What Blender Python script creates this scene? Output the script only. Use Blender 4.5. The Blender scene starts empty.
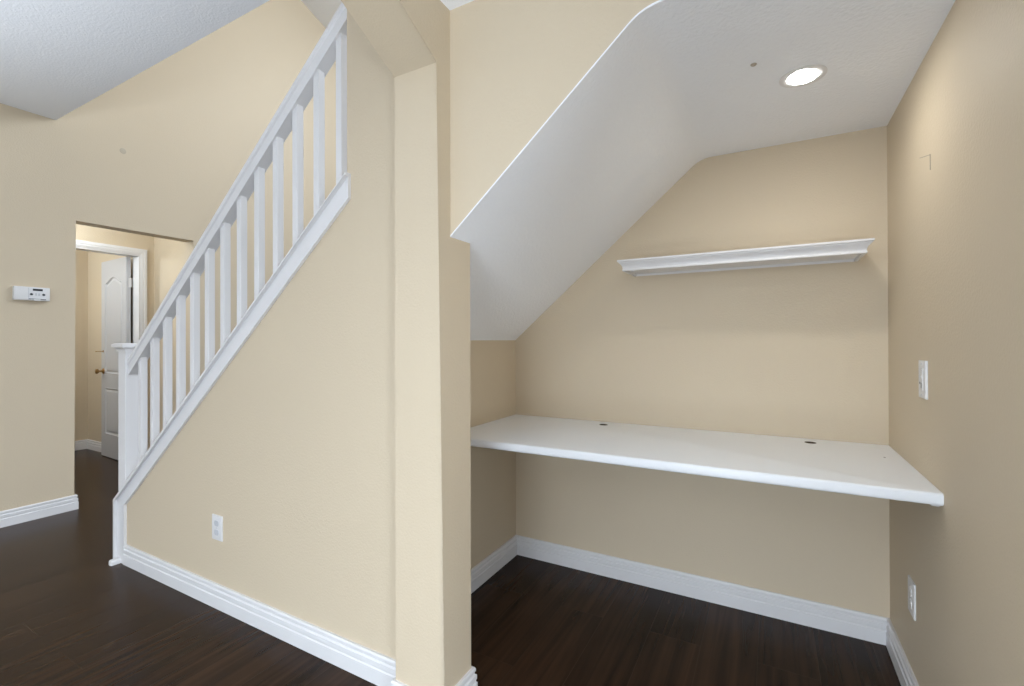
import bpy, bmesh, math, random
from mathutils import Vector, Matrix
random.seed(4)
S = bpy.context.scene
COL = S.collection

# ------------------------------------------------------------------ camera
YAW, PITCH, ROLL = 0.5025, 0.00374, -0.00297
F0 = Vector((-math.sin(YAW)*math.cos(PITCH), math.cos(YAW)*math.cos(PITCH), math.sin(PITCH)))
R0 = Vector((math.cos(YAW), math.sin(YAW), 0))
U0 = Vector((math.sin(YAW)*math.sin(PITCH), -math.cos(YAW)*math.sin(PITCH), math.cos(PITCH)))
RX = R0*math.cos(ROLL) + U0*math.sin(ROLL)
UX = U0*math.cos(ROLL) - R0*math.sin(ROLL)
cd = bpy.data.cameras.new('camera'); cam = bpy.data.objects.new('camera', cd); COL.objects.link(cam)
M = Matrix((RX, UX, -F0)).transposed().to_4x4(); M.translation = Vector((0, 0, 1.2))
cam.matrix_world = M
cd.sensor_width = 36; cd.lens = 469.28/1024*36; cd.shift_y = -4.19/1024; cd.clip_start = 0.02
S.camera = cam
# ------------------------------------------------------------------ world, exposure, added fill lights, hall lamps
S.view_settings.view_transform = 'Standard'; S.view_settings.look = 'None'
S.view_settings.gamma = 1; S.view_settings.use_curve_mapping = False
S.view_settings.exposure = 0.0
W = bpy.data.worlds.new('world'); S.world = W; W.use_nodes = True
bg = W.node_tree.nodes['Background']; bg.inputs[1].default_value = 1.0
# bright overcast sky above the horizon, pale sunlit ground below it
SKY_UP, SKY_LOW = 3.9, 0.4
_n = W.node_tree.nodes.new; _l = W.node_tree.links.new
_tc = _n('ShaderNodeTexCoord'); _sx = _n('ShaderNodeSeparateXYZ'); _mr = _n('ShaderNodeMapRange'); _mx = _n('ShaderNodeMix'); _mx.data_type = 'RGBA'; _mx.name = 'skymix'
_mr.inputs[1].default_value = -0.05; _mr.inputs[2].default_value = 0.05
_l(_tc.outputs['Generated'], _sx.inputs[0]); _l(_sx.outputs['Z'], _mr.inputs[0]); _l(_mr.outputs[0], _mx.inputs[0])
_mx.inputs[6].default_value = (0.80*SKY_LOW, 0.89*SKY_LOW, 1.0*SKY_LOW, 1); _mx.inputs[7].default_value = (0.80*SKY_UP, 0.89*SKY_UP, 1.0*SKY_UP, 1)
_l(_mx.outputs[2], bg.inputs[0])
S.cycles.max_bounces = 12; S.cycles.diffuse_bounces = 8
S.cycles.use_denoising = True

def area(name, loc, target, sx, sy, power, color, spread=180):
    l = bpy.data.lights.new(name, 'AREA'); l.shape = 'RECTANGLE'; l.size = sx; l.size_y = sy
    l.energy = power; l.color = color; l.spread = math.radians(spread)
    o = bpy.data.objects.new(name, l); COL.objects.link(o); o.location = loc
    o.rotation_euler = (Vector(target)-Vector(loc)).to_track_quat('-Z', 'Y').to_euler()
    return o
FILL_COL = (0.79, 0.885, 1.0)  # cool tint shared by the added fill lights
area('upstairs_fill', (-2.2, 4.2, 3.9), (-3.5, 2.0, 3.4), 1.6, 1.2, 115, FILL_COL)  # added area light to brighten the stairwell; no window is built
def bulb(name, loc, power, color, radius=0.08):
    l = bpy.data.lights.new(name, 'POINT'); l.energy = power; l.color = color; l.shadow_soft_size = radius
    o = bpy.data.objects.new(name, l); COL.objects.link(o); o.location = loc; return o
WARM = (0.86, 0.94, 1.0)
def up_fill(name, loc, power, ang):  # upward spot without a fixture, added to bounce light off the ceiling
    l = bpy.data.lights.new(name, 'SPOT'); l.energy = power; l.color = FILL_COL; l.spot_size = math.radians(ang); l.spot_blend = 0.6; l.shadow_soft_size = 0.15
    o = bpy.data.objects.new(name, l); COL.objects.link(o); o.location = loc; o.rotation_euler = (math.pi, 0, 0); return o
up_fill('up_fill_left', (-2.9, -0.6, 1.5), 122, 150)  # added fill for the left ceiling
up_fill('up_fill_right', (-0.1, -1.2, 0.9), 120, 150)  # added fill for the right ceiling and nook
bulb('right_fill', (1.6, -0.8, 0.4), 110, FILL_COL, 0.25)  # unseen light added for the column side and left wall
bulb('low_fill', (-0.3, -1.05, 0.82), 60, FILL_COL, 0.22)  # fill added behind the camera, no lamp stands there
bulb('entry_fill', (-0.75, -0.55, 1.75), 15, FILL_COL, 0.15)  # added to lift header and right wall; no ceiling fixture
bulb('near_low_fill', (-0.25, -0.35, 0.42), 28, FILL_COL, 0.15)  # low fill added to brighten the area under the desk
bulb('hall_ceiling_lamp', (-4.95, 1.35, 2.15), 25, WARM, 0.15)
bulb('far_room_ceiling_lamp', (-6.25, 1.2, 2.1), 29, WARM)

# ------------------------------------------------------------------ materials
def newmat(name):
    m = bpy.data.materials.new(name); m.use_nodes = True
    return m, m.node_tree, m.node_tree.nodes['Principled BSDF']
def paint(name, rgb, rough=0.6, bump=0.0, scale=120, spec=0.5, var=0.0):
    m, t, b = newmat(name)
    b.inputs['Base Color'].default_value = (*rgb, 1); b.inputs['Roughness'].default_value = rough
    b.inputs['Specular IOR Level'].default_value = spec
    if bump:
        bd = 0.004 if scale < 100 else 0.002
        tc = t.nodes.new('ShaderNodeTexCoord'); n = t.nodes.new('ShaderNodeTexNoise')
        n.inputs['Scale'].default_value = scale; n.inputs['Detail'].default_value = 3
        bp = t.nodes.new('ShaderNodeBump'); bp.inputs['Strength'].default_value = bump; bp.inputs['Distance'].default_value = bd
        t.links.new(tc.outputs['Object'], n.inputs['Vector']); t.links.new(n.outputs['Fac'], bp.inputs['Height'])
        t.links.new(bp.outputs['Normal'], b.inputs['Normal'])
        if var:
            n2 = t.nodes.new('ShaderNodeTexNoise'); n2.inputs['Scale'].default_value = 1.6; n2.inputs['Detail'].default_value = 2
            mx = t.nodes.new('ShaderNodeMix'); mx.data_type = 'RGBA'
            mx.inputs[6].default_value = (*[c*(1-var) for c in rgb], 1); mx.inputs[7].default_value = (*[min(1, c*(1+var)) for c in rgb], 1)
            t.links.new(tc.outputs['Object'], n2.inputs['Vector']); t.links.new(n2.outputs['Fac'], mx.inputs[0])
            t.links.new(mx.outputs[2], b.inputs['Base Color'])
    return m
WALL = paint('tan_wall_paint', (0.585, 0.492, 0.358), 0.62, 0.55, 140, 0.4, 0.02)
CEIL = paint('white_ceiling_texture', (0.83, 0.845, 0.87), 0.75, 0.62, 85, 0.3)
TRIM = paint('white_gloss_trim', (0.70, 0.692, 0.692), 0.34)
LAM = paint('white_laminate', (0.78, 0.80, 0.82), 0.34, 0.05, 300)
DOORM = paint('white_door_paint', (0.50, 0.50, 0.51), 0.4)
PLAS = paint('white_plastic', (0.70, 0.69, 0.68), 0.35)
PLASG = paint('light_grey_plastic', (0.52, 0.53, 0.55), 0.4)
DARK = paint('black_plastic', (0.012, 0.012, 0.014), 0.3)
DGREY = paint('dark_grey_rubber', (0.05, 0.055, 0.06), 0.5)
BROWN = paint('hole_shade_brown', (0.10, 0.075, 0.05), 0.6)  # brown stands in for the shade inside the desk holes
MARK = paint('grey_scuff', (0.36, 0.32, 0.26), 0.8)
m, t, b = newmat('aged_brass'); BRASS = m
b.inputs['Base Color'].default_value = (0.42, 0.27, 0.12, 1); b.inputs['Metallic'].default_value = 1; b.inputs['Roughness'].default_value = 0.3
m, t, b = newmat('lamp_glow'); GLOW = m
b.inputs['Base Color'].default_value = (1, 1, 1, 1)
b.inputs['Emission Color'].default_value = (0.98, 0.98, 0.95, 1); b.inputs['Emission Strength'].default_value = 74

# dark laminate planks running along Y
m, t, b = newmat('dark_wood_laminate'); FLOOR = m
N = t.nodes.new; L = t.links.new
tc = N('ShaderNodeTexCoord'); mp = N('ShaderNodeMapping'); mp.inputs['Rotation'].default_value = (0, 0, math.pi/2)
mp.inputs['Location'].default_value = (0.30, 0.44, 0)
L(tc.outputs['Object'], mp.inputs['Vector'])
br = N('ShaderNodeTexBrick'); br.offset = 0.37; br.squash = 1.0
br.inputs['Scale'].default_value = 1; br.inputs['Brick Width'].default_value = 1.22; br.inputs['Row Height'].default_value = 0.197
br.inputs['Mortar Size'].default_value = 0.0011; br.inputs['Mortar Smooth'].default_value = 0.2; br.inputs['Bias'].default_value = 0
br.inputs['Color1'].default_value = (0, 0, 0, 1); br.inputs['Color2'].default_value = (1, 1, 1, 1)
br.inputs['Mortar'].default_value = (0.5, 0.5, 0.5, 1)
L(mp.outputs['Vector'], br.inputs['Vector'])
mp2 = N('ShaderNodeMapping'); mp2.inputs['Scale'].default_value = (26, 1.0, 26)
L(tc.outputs['Object'], mp2.inputs['Vector'])
ad = N('ShaderNodeVectorMath'); ad.operation = 'ADD'
sc = N('ShaderNodeVectorMath'); sc.operation = 'SCALE'; sc.inputs['Scale'].default_value = 9
L(br.outputs['Color'], sc.inputs[0]); L(mp2.outputs['Vector'], ad.inputs[0]); L(sc.outputs['Vector'], ad.inputs[1])
g1 = N('ShaderNodeTexNoise'); g1.inputs['Scale'].default_value = 1.0; g1.inputs['Detail'].default_value = 7; g1.inputs['Distortion'].default_value = 0.8
L(ad.outputs['Vector'], g1.inputs['Vector'])
g2 = N('ShaderNodeTexNoise'); g2.inputs['Scale'].default_value = 2.2; g2.inputs['Detail'].default_value = 3
L(tc.outputs['Object'], g2.inputs['Vector'])
cr = N('ShaderNodeValToRGB'); cr.color_ramp.elements[0].position = 0.33; cr.color_ramp.elements[1].position = 0.71
cr.color_ramp.elements[0].color = (0.0125, 0.0062, 0.0034, 1); cr.color_ramp.elements[1].color = (0.054, 0.0270, 0.0142, 1)
am = N('ShaderNodeMath'); am.operation = 'MULTIPLY_ADD'; am.inputs[1].default_value = 0.30
L(br.outputs['Color'], am.inputs[0]); 
am2 = N('ShaderNodeMath'); am2.operation = 'MULTIPLY_ADD'; am2.inputs[1].default_value = 0.25
L(g2.outputs['Fac'], am2.inputs[0]); 
s3 = N('ShaderNodeMath'); s3.operation = 'MULTIPLY'; s3.inputs[1].default_value = 0.62; L(g1.outputs['Fac'], s3.inputs[0])
L(s3.outputs[0], am2.inputs[2]); 
am.inputs[1].default_value = 0.12; L(am2.outputs[0], am.inputs[2]); L(am.outputs[0], cr.inputs['Fac'])
mx = N('ShaderNodeMix'); mx.data_type = 'RGBA'; mx.inputs[7].default_value = (0.075, 0.055, 0.042, 1)
ms = N('ShaderNodeMath'); ms.operation = 'MULTIPLY'; ms.inputs[1].default_value = 0.28
L(br.outputs['Fac'], ms.inputs[0]); L(ms.outputs[0], mx.inputs[0]); L(cr.outputs['Color'], mx.inputs[6]); L(mx.outputs[2], b.inputs['Base Color'])
b.inputs['Roughness'].default_value = 0.27; b.inputs['Specular IOR Level'].default_value = 0.13
bp = N('ShaderNodeBump'); bp.inputs['Strength'].default_value = 0.12; bp.inputs['Distance'].default_value = 0.001
L(g1.outputs['Fac'], bp.inputs['Height']); L(bp.outputs['Normal'], b.inputs['Normal'])

# ------------------------------------------------------------------ helpers
def link(name, bm, mat, parent=None, smooth=False, angle=35):
    bmesh.ops.recalc_face_normals(bm, faces=bm.faces)
    me = bpy.data.meshes.new(name); bm.to_mesh(me); bm.free()
    for mm in (mat if isinstance(mat, (list, tuple)) else [mat]): me.materials.append(mm)
    if smooth:
        for p in me.polygons: p.use_smooth = True
        try: me.set_sharp_from_angle(angle=math.radians(angle))
        except Exception: pass
    o = bpy.data.objects.new(name, me); COL.objects.link(o)
    if parent: o.parent = parent; o.matrix_parent_inverse = Matrix.Identity(4)
    return o
def struct(o): o['kind'] = 'structure'; return o
def tag(o, label, cat, group=None):
    o['label'] = label; o['category'] = cat
    if group: o['group'] = group
    return o
def empty(name, loc, label, cat, group=None):
    o = bpy.data.objects.new(name, None); COL.objects.link(o); o.location = loc; o.empty_display_size = 0.05
    return tag(o, label, cat, group)
def box(bm, x0, x1, y0, y1, z0, z1, mi=0):
    v = [bm.verts.new(p) for p in ((x0,y0,z0),(x1,y0,z0),(x1,y1,z0),(x0,y1,z0),(x0,y0,z1),(x1,y0,z1),(x1,y1,z1),(x0,y1,z1))]
    fs = []
    for q in ((0,3,2,1),(4,5,6,7),(0,1,5,4),(1,2,6,5),(2,3,7,6),(3,0,4,7)):
        f = bm.faces.new([v[i] for i in q]); f.material_index = mi; fs.append(f)
    return v, fs
def bevel(bm, w, seg=2, edges=None):
    bmesh.ops.bevel(bm, geom=list(edges) if edges is not None else list(bm.edges), offset=w, segments=seg, affect='EDGES', profile=0.5, clamp_overlap=True)
def prism(bm, pts, axis, a, b):
    """pts: 2-D outline; axis 'x','y','z' = extrusion direction from a to b"""
    def P(p, w):
        return {'x': (w, p[0], p[1]), 'y': (p[0], w, p[1]), 'z': (p[0], p[1], w)}[axis]
    A = [bm.verts.new(P(p, a)) for p in pts]; B = [bm.verts.new(P(p, b)) for p in pts]
    bm.faces.new(A); bm.faces.new(B[::-1]); n = len(pts)
    for i in range(n): bm.faces.new((A[i], A[(i+1) % n], B[(i+1) % n], B[i]))
    return A, B
def cyl(bm, c, axis, r, h, seg=20, r2=None):
    """disc stack from c along axis vector"""
    ax = Vector(axis).normalized(); q = ax.to_track_quat('Z', 'Y').to_matrix()
    r2 = r if r2 is None else r2; c = Vector(c)
    A = [bm.verts.new(c + q @ Vector((r*math.cos(2*math.pi*i/seg), r*math.sin(2*math.pi*i/seg), 0))) for i in range(seg)]
    B = [bm.verts.new(c + q @ Vector((r2*math.cos(2*math.pi*i/seg), r2*math.sin(2*math.pi*i/seg), h))) for i in range(seg)]
    bm.faces.new(A[::-1]); bm.faces.new(B)
    for i in range(seg): bm.faces.new((A[i], A[(i+1) % seg], B[(i+1) % seg], B[i]))
def lathe(bm, c, axis, prof, seg=24, cap=True):
    """prof: list of (radius, height along axis)"""
    ax = Vector(axis).normalized(); q = ax.to_track_quat('Z', 'Y').to_matrix(); c = Vector(c); rings = []
    for r, h in prof:
        rings.append([bm.verts.new(c + q @ Vector((r*math.cos(2*math.pi*i/seg), r*math.sin(2*math.pi*i/seg), h))) for i in range(seg)])
    for A, B in zip(rings, rings[1:]):
        for i in range(seg): bm.faces.new((A[i], A[(i+1) % seg], B[(i+1) % seg], B[i]))
    if cap: bm.faces.new(rings[0][::-1]); bm.faces.new(rings[-1])

# ------------------------------------------------------------------ measures
XR, XL, YB = 0.409, -1.262, 2.336         # nook right, left, back
YS, YK = 1.224, 1.314                     # stair wall front and back
YH = 1.204                                # header over the nook
CX0, CX1, CY0 = -1.066, -0.882, 1.152     # column
XW, XW2 = -4.373, -4.523                  # left wall and its far side
XH = -5.417                               # hall wall with the door
ZL, ZR, ZN = 2.752, 2.244, 2.044          # ceilings: left room, right room, nook
YBK = -4.2                                # wall behind the camera
XRR = 3.4                                 # far right side of the room, behind the camera's right
YF = 4.3                                  # far end of the stairwell

# ------------------------------------------------------------------ floor
bm = bmesh.new(); box(bm, -7.0, XRR+0.1, YBK-0.1, YF+0.1, -0.08, 0); struct(link('floor', bm, FLOOR))

# ------------------------------------------------------------------ walls
# left wall with the opening to the hall
OY0, OY1, OZ = 1.442, 2.237, 2.078
bm = bmesh.new()
prism(bm, [(YBK, 0), (OY0, 0), (OY0, OZ), (OY1, OZ), (OY1, 0), (YF, 0), (YF, 5.6), (YBK, 5.6)], 'x', XW2, XW)
es = [e for e in bm.edges if abs(e.verts[0].co.x-XW) < 1e-5 and abs(e.verts[1].co.x-XW) < 1e-5 and
      all(OY0-1e-4 <= v.co.y <= OY1+1e-4 and v.co.z <= OZ+1e-4 for v in e.verts) and not all(v.co.z == 0 for v in e.verts)]
bevel(bm, 0.005, 3, es)
struct(link('wall_left', bm, WALL, smooth=True))

# slopes of the knee wall: underside line of the cap
def zcap(x): return 1.801 + 0.82*(x+1.345)
def zapr(x): return 0.322 + 0.82*(x+3.053)
XE = -3.135   # free end of the knee wall
# stair wall: knee wall, full-height piece, header over the nook (one continuous wall)
bm = bmesh.new()
prism(bm, [(XE, 0), (CX0+0.02, 0), (CX0+0.02, 5.6), (-1.365, 5.6), (-1.365, zcap(-1.365)), (XE, zcap(XE))], 'y', YS, YK)
struct(link('wall_stairs', bm, WALL))
# header over the nook, lower edge follows the sloping ceiling
SL = 0.857; ZH = 1.527
def nook_profile(x0, dz=0.0):
    """points of the nook ceiling line from x0 rightwards, with the rounded bend"""
    z0 = ZH + SL*(x0+0.882)
    xb = -0.882 + (ZN-ZH)/SL
    pts = [(x0, z0+dz)]
    r = 0.050; dx, dzz = 1/math.hypot(1, SL), SL/math.hypot(1, SL)
    p0 = Vector((xb-dx*r, ZN-dzz*r)); p2 = Vector((xb+r, ZN)); p1 = Vector((xb, ZN))
    for i in range(9):
        u = i/8; q = p0*(1-u)**2 + p1*2*u*(1-u) + p2*u*u
        pts.append((q.x, q.y+dz))
    pts.append((XR, ZN+dz))
    return pts
pr = nook_profile(CX1-0.02, 0.0055)
bm = bmesh.new(); prism(bm, pr + [(XR, 5.6), (CX1-0.02, 5.6)], 'y', YH, YK); struct(link('wall_header', bm, WALL))
# column at the end of the wall and the beam that runs from it to the back of the room, joined by a sloping haunch
hy = CY0 - (ZR-2.057)/0.52
bm = bmesh.new()
prism(bm, [(YK, 0), (CY0, 0), (CY0, 2.057), (hy, ZR-0.001), (YBK, ZR-0.001), (YBK, ZL+0.05), (YK, ZL+0.05)], 'x', CX0, CX1)
def on_line(v): return abs(v.co.x-CX1) < 1e-5 and v.co.z < ZR+0.01 and v.co.y < CY0+0.001
es = [e for e in bm.edges if all(on_line(v) for v in e.verts)]
bevel(bm, 0.018, 6, es)
struct(link('wall_column', bm, WALL, smooth=True))
# nook walls
bm = bmesh.new(); box(bm, XL-0.1, XR+0.1, YB, YB+0.1, 0, 2.2); struct(link('wall_nook_back', bm, WALL))
bm = bmesh.new(); box(bm, XL-0.1, XL, YK, YB, 0, 1.6); box(bm, XL-0.1, CX1-0.001, YK-0.012, YK+0.001, 0, 1.6)
struct(link('wall_nook_left', bm, WALL))
bm = bmesh.new(); box(bm, XR, XR+0.1, 0.35, YB+0.1, 0, 5.6); struct(link('wall_right', bm, WALL))
# unseen walls behind and to the right of the camera: posts, low sill and header around openings made big to let sky light in
bm = bmesh.new()
def open_wall(bm, along, c, segs, z1):
    for i, (p, q) in enumerate(segs):
        for (u0, u1, za, zb) in ((p, p+0.1, 0, z1), (q-0.1, q, 0, z1), (p+0.1, q-0.1, 0, 0.06), (p+0.1, q-0.1, z1-0.12, z1)):
            if along == 'x': box(bm, u0, u1, c-0.1, c, za, zb)
            else: box(bm, c, c+0.1, u0, u1, za, zb)
open_wall(bm, 'x', YBK, [(XW, -2.72), (-2.72, CX0)], ZL)
open_wall(bm, 'x', YBK, [(CX0, 1.2), (1.2, XRR)], ZR)
struct(link('wall_back', bm, WALL))
bm = bmesh.new(); open_wall(bm, 'y', XRR, [(YBK, -1.9), (-1.9, 0.35)], ZR); box(bm, XR+0.1, XRR+0.1, 0.35, 0.45, 0, ZR)
struct(link('wall_right_side', bm, WALL))
# stairwell end wall
bm = bmesh.new(); box(bm, XW2, XR+0.1, YF, YF+0.1, 0, 5.6); struct(link('wall_stairwell', bm, WALL))
# hall walls
bm = bmesh.new(); box(bm, -7.0, XW2+0.001, 2.400, 2.50, 0, 2.6)
struct(link('wall_hall_end', bm, WALL))
DY0, DY1, DZ = 1.50, 2.275, 2.056        # door opening in hall wall
bm = bmesh.new()
prism(bm, [(-0.6, 0), (DY0, 0), (DY0, DZ), (DY1, DZ), (DY1, 0), (2.40, 0), (2.40, 2.6), (-0.6, 2.6)], 'x', XH-0.115, XH)
struct(link('wall_hall', bm, WALL))
bm = bmesh.new(); box(bm, -6.84, -6.74, -0.6, 2.43, 0, 2.6); box(bm, -6.74, XH-0.115, 2.335, 2.399, 0, 2.6)
struct(link('wall_far_room', bm, WALL))
bm = bmesh.new(); box(bm, -6.84, XW2, -0.7, -0.6, 0, 2.6); struct(link('wall_hall_near', bm, WALL))

# ------------------------------------------------------------------ ceilings
bm = bmesh.new()
box(bm, XW, CX0, YBK, 1.338, ZL, ZL+0.3)          # left room, ends above the stair wall
struct(link('ceiling', bm, CEIL))
bm = bmesh.new(); box(bm, CX1, XR, YBK, YH, ZR, ZR+0.3); box(bm, XR, XRR+0.1, YBK, 0.45, ZR, ZR+0.3); struct(link('ceiling', bm, CEIL))
# nook ceiling: slope, rounded bend, flat; its painted edge shows under the header
bm = bmesh.new()
a = nook_profile(XL); bb = nook_profile(XL, 0.012)
rows = []
for pts in (a, bb):
    rows.append([[bm.verts.new((x, y, z)) for x, z in pts] for y in (YK, YB)])
n = len(a)
for r in rows:
    for i in range(n-1): bm.faces.new((r[0][i], r[0][i+1], r[1][i+1], r[1][i]))
for k in (0, 1):
    for i in range(n-1): bm.faces.new((rows[0][k][i], rows[0][k][i+1], rows[1][k][i+1], rows[1][k][i]))
for i in (0, n-1): bm.faces.new((rows[0][0][i], rows[0][1][i], rows[1][1][i], rows[1][0][i]))
a2 = nook_profile(CX1-0.012); b2 = nook_profile(CX1-0.012, 0.0055)
prism(bm, a2 + b2[::-1], 'y', YH-0.0015, YK+0.0005)
struct(link('ceiling', bm, CEIL, smooth=True, angle=30))
# hall and far room
bm = bmesh.new(); box(bm, -6.84, XW2, -0.6, 2.43, 2.45, 2.6); struct(link('ceiling', bm, CEIL))
# sloped upstairs ceiling over the stairwell (falls away from the room)
bm = bmesh.new()
prism(bm, [(1.338, 5.527), (YF, 4.49), (YF, 4.59), (1.338, 5.627)], 'x', XW, XR)
struct(link('ceiling', bm, CEIL))
bm = bmesh.new(); box(bm, XW, XR, 1.25, 1.335, ZL+0.3, 5.6); struct(link('wall_upstairs', bm, WALL))

# ------------------------------------------------------------------ baseboards (mitred sweeps)
BH = 0.104
PROF = [(0.0, 0.0), (0.0155, 0.0), (0.0155, 0.052), (0.0120, 0.056), (0.0120, 0.060), (0.0140, 0.064), (0.0140, 0.078),
        (0.0085, 0.082), (0.0085, 0.086), (0.0115, 0.091), (0.0115, 0.098), (0.0085, BH), (0.0, BH)]
def sweep(name, pts, segs, mat=TRIM, prof=PROF, z0=0.0):
    """pts: floor line along the wall, the room on the LEFT of travel. segs: list of (name, i0, i1)"""
    P = [Vector(p) for p in pts]; offs = []
    for i in range(len(P)):
        d1 = (P[i]-P[i-1]).normalized() if i > 0 else None
        d2 = (P[i+1]-P[i]).normalized() if i < len(P)-1 else None
        nn = [Vector((-d.y, d.x)) for d in (d1, d2) if d is not None]
        if len(nn) == 2:
            m_ = (nn[0]+nn[1]); m_ = m_/(m_.dot(nn[0]))
        else: m_ = nn[0]
        offs.append(m_)
    for nm, i0, i1 in segs:
        bm = bmesh.new(); rings = []
        for i in range(i0, i1+1):
            rings.append([bm.verts.new((P[i].x+offs[i].x*o, P[i].y+offs[i].y*o, z0+z)) for o, z in prof])
        k = len(prof)
        for A, B in zip(rings, rings[1:]):
            for j in range(k): bm.faces.new((A[j], A[(j+1) % k], B[(j+1) % k], B[j]))
        bm.faces.new(rings[0]); bm.faces.new(rings[-1][::-1])
        struct(link(nm, bm, mat))
# travelling so that the room lies on the left: from the right wall round the nook to the stairs
path = [(XR, 0.35), (XR, YB), (XL, YB), (XL, YK), (CX1, YK), (CX1, CY0), (CX0, CY0), (CX0, YS), (-3.062, YS)]
sweep('b', path, [('baseboard_right', 0, 1), ('baseboard_nook_back', 1, 2), ('baseboard_nook_left', 2, 4), ('baseboard_column', 4, 7), ('baseboard_stairs', 7, 8)])
sweep('b', [(XW2, OY0), (XW, OY0), (XW, YBK)], [('baseboard_left', 0, 2)])
sweep('b', [(XW, YF), (XW, OY1), (XW2, OY1)], [('baseboard_stairwell', 0, 2)])
sweep('b', [(XW2, 2.400), (XH, 2.400), (XH, 2.340)], [('baseboard_hall', 0, 2)])
sweep('b', [(XH-0.115, 2.335), (-6.74, 2.335), (-6.74, -0.6)], [('baseboard_far_room', 0, 2)])

# ------------------------------------------------------------------ stair trim: cap board and apron along the slope, turned down at the end
bm = bmesh.new()
TH = 0.013
YC0 = 1.196
xt = -1.345
# cap (projects from the wall face); its outline in X-Z
def off(x): return zcap(x)
cap_out = [(XE, 0.0), (XE-0.004, 0.0), (XE-0.004, 0.0)]
ox = XE-0.014
outer = [(ox, 0.0), (ox, zcap(ox)+TH+0.004), (xt, zcap(xt)+TH), (xt, zcap(xt)), (XE, zcap(XE)), (XE, 0.0)]
A, B = prism(bm, outer, 'y', YC0, YK+0.030)
bevel(bm, 0.004, 2, [e for e in bm.edges if all(abs(v.co.y-YC0) < 1e-5 for v in e.verts)])
# apron: flat band on the wall face
ax0 = XE; ax1 = -3.056
prism(bm, [(ax0-0.004, 0.0), (ax0-0.004, zcap(ax0)+0.004), (xt-0.001, zcap(xt)+0.006), (xt-0.001, zapr(xt)), (ax1, zapr(ax1)), (ax1, 0.0)], 'y', 1.211, YS)
# low shoe at the foot of the wall end
v, f = box(bm, XE+0.008, XE+0.045, 1.168, YK+0.03, 0.0, 0.026)
bevel(bm, 0.010, 3, [e for e in {e for q in f for e in q.edges} if not all(vv.co.z < 0.001 for vv in e.verts)])
struct(link('trim_1', bm, TRIM, smooth=True))

# ------------------------------------------------------------------ balustrade
rail = empty('stair_railing', (-2.3, 1.27, zcap(-2.3)), 'white square-balustered stair railing with sloping handrail on top of the tan knee wall', 'railing')
RL = Vector(rail.location)
def sub(name, bm, mat, parent, org, **k):
    bmesh.ops.translate(bm, vec=-Vector(org), verts=bm.verts); return link(name, bm, mat, parent, **k)
def zrb(x): return 2.070 + 0.82*(x+1.803)      # handrail underside
bm = bmesh.new()
x0, x1 = -3.108, -1.366
sec = [(1.243, 0.0), (1.293, 0.0), (1.293, 0.050), (1.299, 0.056), (1.299, 0.078), (1.291, 0.087), (1.243, 0.087), (1.236, 0.078), (1.236, 0.056), (1.243, 0.050)]
A = [bm.verts.new((x0, y, zrb(x0)+z)) for y, z in sec]; B = [bm.verts.new((x1, y, zrb(x1)+z)) for y, z in sec]
bm.faces.new(A); bm.faces.new(B[::-1])
for i in range(len(sec)): bm.faces.new((A[i], A[(i+1) % len(sec)], B[(i+1) % len(sec)], B[i]))
sub('handrail', bm, TRIM, rail, RL)
# newel post
nx0, nx1, ny0, ny1 = -3.170, -3.086, 1.230, 1.312
bm = bmesh.new()
zb = zcap(nx0)+TH-0.004
v = [bm.verts.new(p) for p in ((nx0,ny0,zcap(nx0)+TH),(nx1,ny0,zcap(nx1)+TH),(nx1,ny1,zcap(nx1)+TH),(nx0,ny1,zcap(nx0)+TH),(nx0,ny0,1.165),(nx1,ny0,1.165),(nx1,ny1,1.165),(nx0,ny1,1.165))]
for q in ((0,3,2,1),(4,5,6,7),(0,1,5,4),(1,2,6,5),(2,3,7,6),(3,0,4,7)): bm.faces.new([v[i] for i in q])
bevel(bm, 0.003, 2, [e for e in bm.edges if abs(e.verts[0].co.z-e.verts[1].co.z) > 0.3])
newel = sub('newel_post', bm, TRIM, rail, RL)
bm = bmesh.new()
def slab(bm, g, z0, z1, g2=None):
    g2 = g if g2 is None else g2
    a = [bm.verts.new(p) for p in ((nx0-g,ny0-g,z0),(nx1+g,ny0-g,z0),(nx1+g,ny1+g,z0),(nx0-g,ny1+g,z0))]
    c = [bm.verts.new(p) for p in ((nx0-g2,ny0-g2,z1),(nx1+g2,ny0-g2,z1),(nx1+g2,ny1+g2,z1),(nx0-g2,ny1+g2,z1))]
    bm.faces.new(a[::-1]); bm.faces.new(c)
    for i in range(4): bm.faces.new((a[i], a[(i+1) % 4], c[(i+1) % 4], c[i]))
slab(bm, 0.006, 1.146, 1.158); slab(bm, 0.006, 1.158, 1.170, 0.020); slab(bm, 0.024, 1.170, 1.186); slab(bm, 0.022, 1.186, 1.192, 0.010)
sub('newel_cap', bm, TRIM, newel, RL)
# balusters
BW = 0.031
def baluster_bm(x):
    bm = bmesh.new(); y0 = 1.252; y1 = y0+BW
    v = [bm.verts.new(p) for p in ((x,y0,zcap(x)+TH),(x+BW,y0,zcap(x+BW)+TH),(x+BW,y1,zcap(x+BW)+TH),(x,y1,zcap(x)+TH),
                                   (x,y0,zrb(x)),(x+BW,y0,zrb(x+BW)),(x+BW,y1,zrb(x+BW)),(x,y1,zrb(x)))]
    for q in ((0,3,2,1),(4,5,6,7),(0,1,5,4),(1,2,6,5),(2,3,7,6),(3,0,4,7)): bm.faces.new([v[i] for i in q])
    bevel(bm, 0.0015, 1, [e for e in bm.edges if abs(e.verts[0].co.z-e.verts[1].co.z) > 0.3])
    bmesh.ops.translate(bm, vec=(-x, 0, -zcap(x)), verts=bm.verts)
    return bm
XB0 = -2.998; DXB = 0.1283
first = link('baluster', baluster_bm(XB0), TRIM, rail)
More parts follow.
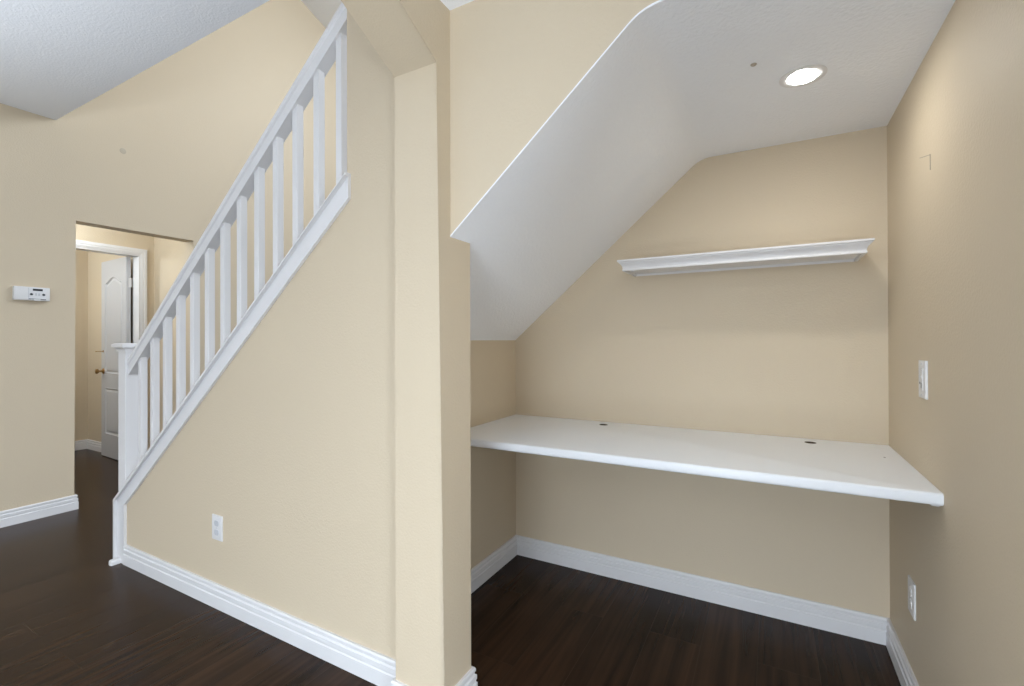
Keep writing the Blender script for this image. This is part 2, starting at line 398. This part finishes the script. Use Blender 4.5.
for i in range(13):
    o = first if i == 0 else first.copy()
    if i: COL.objects.link(o); o.parent = rail
    x = XB0 + DXB*i
    o.location = Vector((x, 0, zcap(x))) - RL
# stair flight behind the knee wall (closed risers, dark treads)
bm = bmesh.new(); n = 13; run = 0.225; rise = run*0.82
for i in range(n):
    xs = -3.02 + run*i
    if xs > -0.35: break
    z1 = rise*(i+1); zlow = max(0.0, rise*(i-1.6))
    if xs+run > -1.30: zlow = max(zlow, 1.28+SL*(max(xs, -1.262)+1.262+run))
    z1 = max(z1, zlow+0.05)
    box(bm, xs, xs+run, YK+0.032, 2.30, zlow, z1-0.03, 0); box(bm, xs-0.02, xs+run-0.001, YK+0.032, 2.30, z1-0.03, z1, 1)
struct(link('floor_stair_flight', bm, [TRIM, FLOOR]))

# ------------------------------------------------------------------ door casing, jamb and door beyond the opening
bm = bmesh.new()
cw = 0.058
def casing_rect(bm, y0, y1, zt, w, x0, x1):
    prism(bm, [(y0-w, 0), (y0, 0), (y0, zt), (y1, zt), (y1, 0), (y1+w, 0), (y1+w, zt+w), (y0-w, zt+w)], 'x', x0, x1)
casing_rect(bm, DY0+0.004, DY1+0.002, DZ-0.004, cw, XH, XH+0.010)
casing_rect(bm, DY0-0.006, DY1+0.012, DZ+0.006, cw-0.024, XH+0.010, XH+0.017)
casing_rect(bm, DY0-0.026, DY1+0.032, DZ+0.026, cw-0.040, XH+0.010, XH+0.022)
struct(link('trim_2', bm, TRIM))
bm = bmesh.new()
prism(bm, [(DY0, 0), (DY0+0.016, 0), (DY0+0.016, DZ-0.018), (DY1-0.008, DZ-0.018), (DY1-0.008, 0), (DY1, 0), (DY1, DZ-0.001), (DY0, DZ-0.001)], 'x', XH-0.118, XH+0.002)
struct(link('trim_3', bm, TRIM))

# door leaf: local u (0 at hinge, + to latch), w thickness (0 = visible face), z
DW, DH, DT = 0.640, 2.030, 0.036
hinge = Vector((-5.548, 2.218, 0.008)); ang = math.atan2(2.256-2.218, -0.655)
ud = Vector((math.cos(ang), math.sin(ang), 0)); wd = Vector((math.sin(ang)*-1, math.cos(ang), 0))
if wd.y < 0: wd = -wd
def DPt(u, w, z): return hinge + ud*u + wd*w + Vector((0, 0, z))
def offset_poly(pts, d):
    out = []; n = len(pts); area_ = sum(pts[i][0]*pts[(i+1) % n][1]-pts[(i+1) % n][0]*pts[i][1] for i in range(n)); sg = 1 if area_ > 0 else -1
    for i in range(n):
        p = Vector(pts[i]); a = (p-Vector(pts[i-1])).normalized(); b_ = (Vector(pts[(i+1) % n])-p).normalized()
        n1 = Vector((-a.y, a.x))*sg; n2 = Vector((-b_.y, b_.x))*sg; m_ = n1+n2; m_ = m_/max(0.4, m_.dot(n1))
        out.append((p.x+m_.x*d, p.y+m_.y*d))
    return out
ma = 0.105
def arch_panel():
    L_, R_ = ma, DW-ma; pts = [(L_, 0.86), (R_, 0.86), (R_, 1.800)]
    k = 16
    for i in range(1, k):
        u = i/k; x = R_+(L_-R_)*u
        s = 0.5-0.5*math.cos(2*math.pi*u)
        pts.append((x, 1.800+0.058*s))
    pts.append((L_, 1.800)); return pts
panels = [arch_panel(), [(ma, 0.235), (DW-ma, 0.235), (DW-ma, 0.715), (ma, 0.715)]]
bm = bmesh.new()
loops = [[(0, 0), (DW, 0), (DW, DH), (0, DH)]] + panels
edges = []; cache = []
for lp in loops:
    vs = [bm.verts.new(DPt(u, 0, z)) for u, z in lp]; cache.append(vs)
    for i in range(len(vs)): edges.append(bm.edges.new((vs[i], vs[(i+1) % len(vs)])))
bmesh.ops.triangle_fill(bm, use_beauty=True, use_dissolve=False, edges=edges)
for lp, vs in zip(panels, cache[1:]):
    prev = vs
    for d, w in ((0.004, -0.003), (0.010, 0.006), (0.022, 0.009), (0.040, 0.002)):
        cur = [bm.verts.new(DPt(u, w, z)) for u, z in offset_poly(lp, d)]
        for i in range(len(vs)): bm.faces.new((prev[i], prev[(i+1) % len(vs)], cur[(i+1) % len(vs)], cur[i]))
        prev = cur
    bm.faces.new(prev)
back = [bm.verts.new(DPt(u, DT, z)) for u, z in loops[0]]; bm.faces.new(back[::-1])
o4 = cache[0]
for i in range(4): bm.faces.new((o4[i], o4[(i+1) % 4], back[(i+1) % 4], back[i]))
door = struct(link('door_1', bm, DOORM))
bm = bmesh.new()
c = DPt(DW-0.060, -0.0005, 0.885)
lathe(bm, c, -wd, [(0.030, 0), (0.030, 0.004), (0.024, 0.010), (0.011, 0.014), (0.010, 0.034), (0.020, 0.042), (0.027, 0.052), (0.027, 0.060), (0.020, 0.067), (0.006, 0.070)], 20)
o = link('door_knob', bm, BRASS, door, smooth=True); o['label'] = 'brass door knob'
bm = bmesh.new()
c = DPt(DW-0.055, -0.0005, 1.092)
lathe(bm, c, -wd, [(0.012, 0), (0.012, 0.004), (0.004, 0.008), (0.0035, 0.055), (0.007, 0.058), (0.007, 0.064), (0.002, 0.066)], 12)
o = link('coat_hook', bm, BRASS, door, smooth=True); o['label'] = 'small brass hook pin'
for z in (0.22, 1.0, 1.775):
    bm = bmesh.new()
    q = DPt(-0.012, DT-0.006, z-0.045)
    cyl(bm, q, (0, 0, 1), 0.006, 0.09, 10)
    box(bm, hinge.x+0.0005, hinge.x+0.004, q.y-0.012, DY1-0.009, z-0.037, z+0.053)
    link('hinge', bm, PLAS, door)

# ------------------------------------------------------------------ desk worktop
desk_l = 'long white floating desktop spanning the nook between its side walls'
DZ1, DZ0, DYF = 0.783, 0.749, 1.667
desk = empty('floating_desk', ((XR+XL)/2, YB-0.02, DZ0), desk_l, 'desk'); DL = Vector(desk.location)
bm = bmesh.new()
outer = [(XL+0.0005, YK+0.36), (XL+0.0005, DYF), (XR-0.0005, DYF), (XR-0.0005, YB-0.0005), (XL+0.0005, YB-0.0005)]
outer = [outer[1], outer[2], outer[3], outer[4]]
holes = [(-0.722, 2.250), (0.142, 2.250)]
def desk_loops(z):
    ls = [[bm.verts.new((x, y, z)) for x, y in outer]]
    for hx, hy_ in holes: ls.append([bm.verts.new((hx+0.021*math.cos(2*math.pi*i/24), hy_+0.021*math.sin(2*math.pi*i/24), z)) for i in range(24)])
    return ls
T = desk_loops(DZ1); Bt = desk_loops(DZ0)
for ls in (T, Bt):
    ed = [bm.edges.new((vs[i], vs[(i+1) % len(vs)])) for vs in ls for i in range(len(vs))]
    bmesh.ops.triangle_fill(bm, use_beauty=True, edges=ed)
for vt, vb in zip(T, Bt):
    for i in range(len(vt)): bm.faces.new((vt[i], vt[(i+1) % len(vt)], vb[(i+1) % len(vt)], vb[i]))
bevel(bm, 0.007, 3, [e for e in bm.edges if all(abs(v.co.y-DYF) < 1e-5 for v in e.verts) and abs(e.verts[0].co.x-e.verts[1].co.x) > 1])
sub('worktop', bm, LAM, desk, DL, smooth=True)
for hx, hy_ in holes:
    bm = bmesh.new()
    lathe(bm, (hx, hy_, DZ1-0.030), (0, 0, 1), [(0.0207, 0), (0.0207, 0.0305), (0.0188, 0.0305), (0.0188, 0.004), (0.001, 0.004)], 24, cap=False)
    o = sub('cable_hole', bm, BROWN, desk, DL); o['label'] = 'round cable hole, shade inside painted brown'
bm = bmesh.new(); box(bm, XR-0.020, XR-0.0005, 1.70, YB-0.03, DZ0-0.011, DZ0-0.0003); bevel(bm, 0.002, 1)
sub('support_cleat', bm, TRIM, desk, DL)
bm = bmesh.new(); box(bm, XL+0.0005, XL+0.02, 1.76, YB-0.03, DZ0-0.011, DZ0-0.0003); bevel(bm, 0.002, 1)
sub('support_cleat', bm, TRIM, desk, DL)
bm = bmesh.new(); lathe(bm, (0.353, 2.087, DZ1-0.0002), (0, 0, 1), [(0.0035, 0), (0.0033, 0.0008), (0.001, 0.0012)], 12)
sub('screw', bm, DGREY, desk, DL)

# ------------------------------------------------------------------ wall shelf with crown-moulding front and ends
shl = (-0.592, 0.314, 2.112); zt = 1.568; zu = 1.516
bm = bmesh.new()
pf = [(-0.003, 0.0), (0.0, 0.002), (0.0, 0.008), (-0.002, 0.010), (-0.001, 0.017), (0.002, 0.025), (0.007, 0.032), (0.013, 0.037), (0.0135, 0.040), (0.018, 0.042), (0.019, 0.046), (0.018, 0.050), (0.0, 0.0505)]
rings = []
for o_, z_ in pf:
    xa, xb, yf = shl[0]-o_, shl[1]+o_, shl[2]-o_+0.016
    rings.append([bm.verts.new(p) for p in ((xa, YB-0.0005, zu+z_), (xa, yf, zu+z_), (xb, yf, zu+z_), (xb, YB-0.0005, zu+z_))])
for A, B in zip(rings[:-1], rings[1:-1]):
    for i in range(4): bm.faces.new((A[i], A[(i+1) % 4], B[(i+1) % 4], B[i]))
bm.faces.new(rings[-2])
# underside: moulding band open below, board 20 mm up
inn = [bm.verts.new(p) for p in ((shl[0]+0.014, YB-0.0005, zu), (shl[0]+0.014, shl[2]+0.030, zu), (shl[1]-0.014, shl[2]+0.030, zu), (shl[1]-0.014, YB-0.0005, zu))]
upp = [bm.verts.new((v.co.x, v.co.y, zu+0.010)) for v in inn]
r0 = rings[0]
for i in range(3): bm.faces.new((r0[i], r0[i+1], inn[i+1], inn[i])); bm.faces.new((inn[i], inn[i+1], upp[i+1], upp[i]))
bm.faces.new(upp)
bmesh.ops.delete(bm, geom=rings[-1], context='VERTS')
sh = tag(link('wall_shelf', bm, TRIM, smooth=True, angle=50), 'white wall shelf with a moulded front edge, mounted high on the nook back wall', 'shelf')

# ------------------------------------------------------------------ recessed downlight
LC = Vector((0.096, 1.766, ZN))
dl = empty('recessed_downlight', LC, 'glowing round downlight recessed in the nook ceiling', 'ceiling light')
bm = bmesh.new(); lathe(bm, (0, 0, 0), (0, 0, -1), [(0.043, -0.002), (0.066, -0.0005), (0.066, 0.0012), (0.060, 0.0022), (0.048, 0.0025), (0.043, 0.001)], 40, cap=False)
o = link('trim_ring', bm, TRIM, dl, smooth=True)
bm = bmesh.new(); lathe(bm, (0, 0, 0), (0, 0, -1), [(0.0425, -0.0025), (0.0425, 0.0012), (0.040, 0.0036), (0.028, 0.0058), (0.012, 0.0068), (0.001, 0.007)], 40)
o = link('lens', bm, GLOW, dl, smooth=True); o['label'] = 'bright white glowing lens'
l = bpy.data.lights.new('downlight_beam', 'SPOT'); l.energy = 4; l.color = (1.0, 0.98, 0.94); l.spot_size = math.radians(158); l.spot_blend = 0.9; l.shadow_soft_size = 0.042
o = bpy.data.objects.new('downlight_beam', l); COL.objects.link(o); o.location = LC + Vector((0, 0, -0.015))
l = bpy.data.lights.new('downlight_glow', 'AREA'); l.shape = 'DISK'; l.size = 0.09; l.energy = 0.8; l.color = (1.0, 0.97, 0.92)
o = bpy.data.objects.new('downlight_glow', l); COL.objects.link(o); o.location = LC + Vector((0, 0, -0.012))

# ------------------------------------------------------------------ small things on ceiling and walls
bm = bmesh.new(); lathe(bm, (-0.040, 1.615, ZN), (0, 0, -1), [(0.009, 0), (0.009, 0.0015), (0.006, 0.004), (0.001, 0.005)], 12)
tag(link('ceiling_screw', bm, MARK, smooth=True), 'tiny grey screw in the nook ceiling left of the glowing light', 'screw')
bm = bmesh.new(); lathe(bm, (XW+0.0002, 1.727, 2.673), (1, 0, 0), [(0.022, 0), (0.017, 0.002), (0.008, 0.003), (0.001, 0.0033)], 16)  # smudge on the wall, modelled as a thin grey disc
tag(link('wall_smudge', bm, paint('faint_grey_smudge', (0.47, 0.405, 0.31), 0.7), smooth=True), 'small faint grey round spot high on the left wall below the ceiling corner', 'smudge')
# hairline L-shaped seam on right wall
bm = bmesh.new()
def bar(bm, p, q, w):
    p = Vector(p); q = Vector(q); d = (q-p).normalized(); nrm = Vector((-d.y, d.x))*w
    prism(bm, [tuple(p-nrm), tuple(q-nrm), tuple(q+nrm), tuple(p+nrm)], 'x', XR-0.0012, XR+0.0002)
bar(bm, (1.877, 1.760), (1.771, 1.734), 0.0010); bar(bm, (1.771, 1.736), (1.771, 1.690), 0.0012)
tag(link('wall_seam', bm, MARK), 'faint grey L-shaped seam on the upper right wall', 'seam')

def plate(name, label, cat, origin, rot, w, h, d=0.006, grp=None):
    """wall plate: local x right, z up, -y out of the wall"""
    e = empty(name, origin, label, cat, grp); e.rotation_euler = (0, 0, rot)
    bm = bmesh.new(); box(bm, -w/2, w/2, -d, -0.0003, -h/2, h/2)
    bevel(bm, 0.003, 3, [q for q in bm.edges if all(v.co.y < -d+1e-5 for v in q.verts)])
    link('cover_plate', bm, PLAS, e, smooth=True); return e
def screw_(e, x, z, y):
    bm = bmesh.new(); cyl(bm, (x, y, z), (0, -1, 0), 0.003, 0.001, 10); link('screw', bm, PLASG, e)
def receptacle(e, z, d, slot=DGREY, face=PLAS):
    bm = bmesh.new(); pts = []
    for i in range(24):
        a_ = 2*math.pi*i/24; x = 0.0168*math.cos(a_); zz = 0.0168*math.sin(a_); zz = max(-0.0125, min(0.0125, zz)); pts.append((x, z+zz))
    prism(bm, pts, 'y', -d-0.0018, -d+0.001); r = link('receptacle', bm, face, e)
    bm = bmesh.new(); y0, y1 = -d-0.0022, -d-0.0010
    box(bm, -0.0075, -0.0052, y0, y1, z-0.001, z+0.0075); box(bm, 0.0052, 0.0072, y0, y1, z, z+0.007); cyl(bm, (0, y1, z-0.0065), (0, -1, 0), 0.0026, 0.0012, 10)
    link('slots', bm, slot, r)
e = plate('wall_outlet', 'white duplex electrical outlet low on the tan wall under the staircase railing', 'outlet', (-2.196, YS, 0.357), 0, 0.078, 0.112)
receptacle(e, 0.0205, 0.006, PLASG, PLASG); receptacle(e, -0.0205, 0.006, PLASG, PLASG); screw_(e, 0, 0, -0.006)
e = plate('wall_outlet', 'white outlet plate low on the right wall under the desktop', 'outlet', (XR, 1.992, 0.350), -math.pi/2, 0.078, 0.114)
receptacle(e, 0.0205, 0.006, PLASG, PLAS); receptacle(e, -0.0205, 0.006, PLASG, PLAS); screw_(e, 0, 0, -0.006)
e = plate('wall_switch', 'white wall plate with small dark marks above the desktop on the right wall', 'switch', (XR, 1.843, 1.079), -math.pi/2, 0.072, 0.114, 0.007)
bm = bmesh.new(); box(bm, -0.0165, 0.0165, -0.0095, -0.006, -0.034, 0.034); bevel(bm, 0.0012, 1); ins = link('insert', bm, PLAS, e)
bm = bmesh.new(); cyl(bm, (-0.006, -0.0092, -0.011), (0, -1, 0), 0.0036, 0.0012, 12); link('jack', bm, DGREY, ins)
bm = bmesh.new(); box(bm, 0.006, 0.0105, -0.0104, -0.0092, -0.026, -0.010); link('jack', bm, DGREY, ins)
bm = bmesh.new(); box(bm, -0.008, -0.005, -0.0104, -0.0092, 0.006, 0.010); box(bm, 0.006, 0.009, -0.0104, -0.0092, 0.006, 0.010); link('slots', bm, PLASG, ins)
screw_(e, 0, 0.047, -0.007); screw_(e, 0, -0.047, -0.007)

# thermostat on the left wall (local x = along +Y, -y = out of wall)
th = empty('thermostat', (XW, 1.213, 1.525), 'white rectangular thermostat with small dark display on the left wall', 'thermostat'); th.rotation_euler = (0, 0, math.pi/2)
bm = bmesh.new(); box(bm, -0.089, 0.087, -0.030, -0.0003, -0.045, 0.045); bevel(bm, 0.004, 3, [q for q in bm.edges if any(v.co.y < -0.02 for v in q.verts)])
link('housing', bm, PLAS, th, smooth=True)
bm = bmesh.new(); box(bm, -0.0195, 0.066, -0.0312, -0.029, -0.034, 0.038); bevel(bm, 0.001, 1)
fp = link('control_panel', bm, paint('pale_grey_plastic', (0.70, 0.70, 0.70), 0.4), th)
bm = bmesh.new(); box(bm, -0.0215, -0.0195, -0.0306, -0.029, -0.040, 0.038); link('groove', bm, PLASG, fp)
bm = bmesh.new(); box(bm, 0.0, 0.049, -0.0322, -0.031, 0.020, 0.034); o = link('display', bm, DARK, fp); o['label'] = 'black display window'
for x in (-0.007, 0.054):
    bm = bmesh.new(); cyl(bm, (x, -0.031, -0.004), (0, -1, 0), 0.0078, 0.0022, 16); link('button', bm, DGREY, fp)
for x in (0.016, 0.031):
    bm = bmesh.new(); box(bm, x-0.004, x+0.004, -0.0320, -0.031, -0.012, 0.004); link('button', bm, PLASG, fp)
bm = bmesh.new(); box(bm, -0.0195, 0.066, -0.0318, -0.029, -0.038, -0.0335); link('vent_slot', bm, DGREY, fp)
bm = bmesh.new(); box(bm, 0.006, 0.038, -0.0345, -0.029, -0.047, -0.036); bevel(bm, 0.001, 1); link('latch_tab', bm, PLAS, fp)
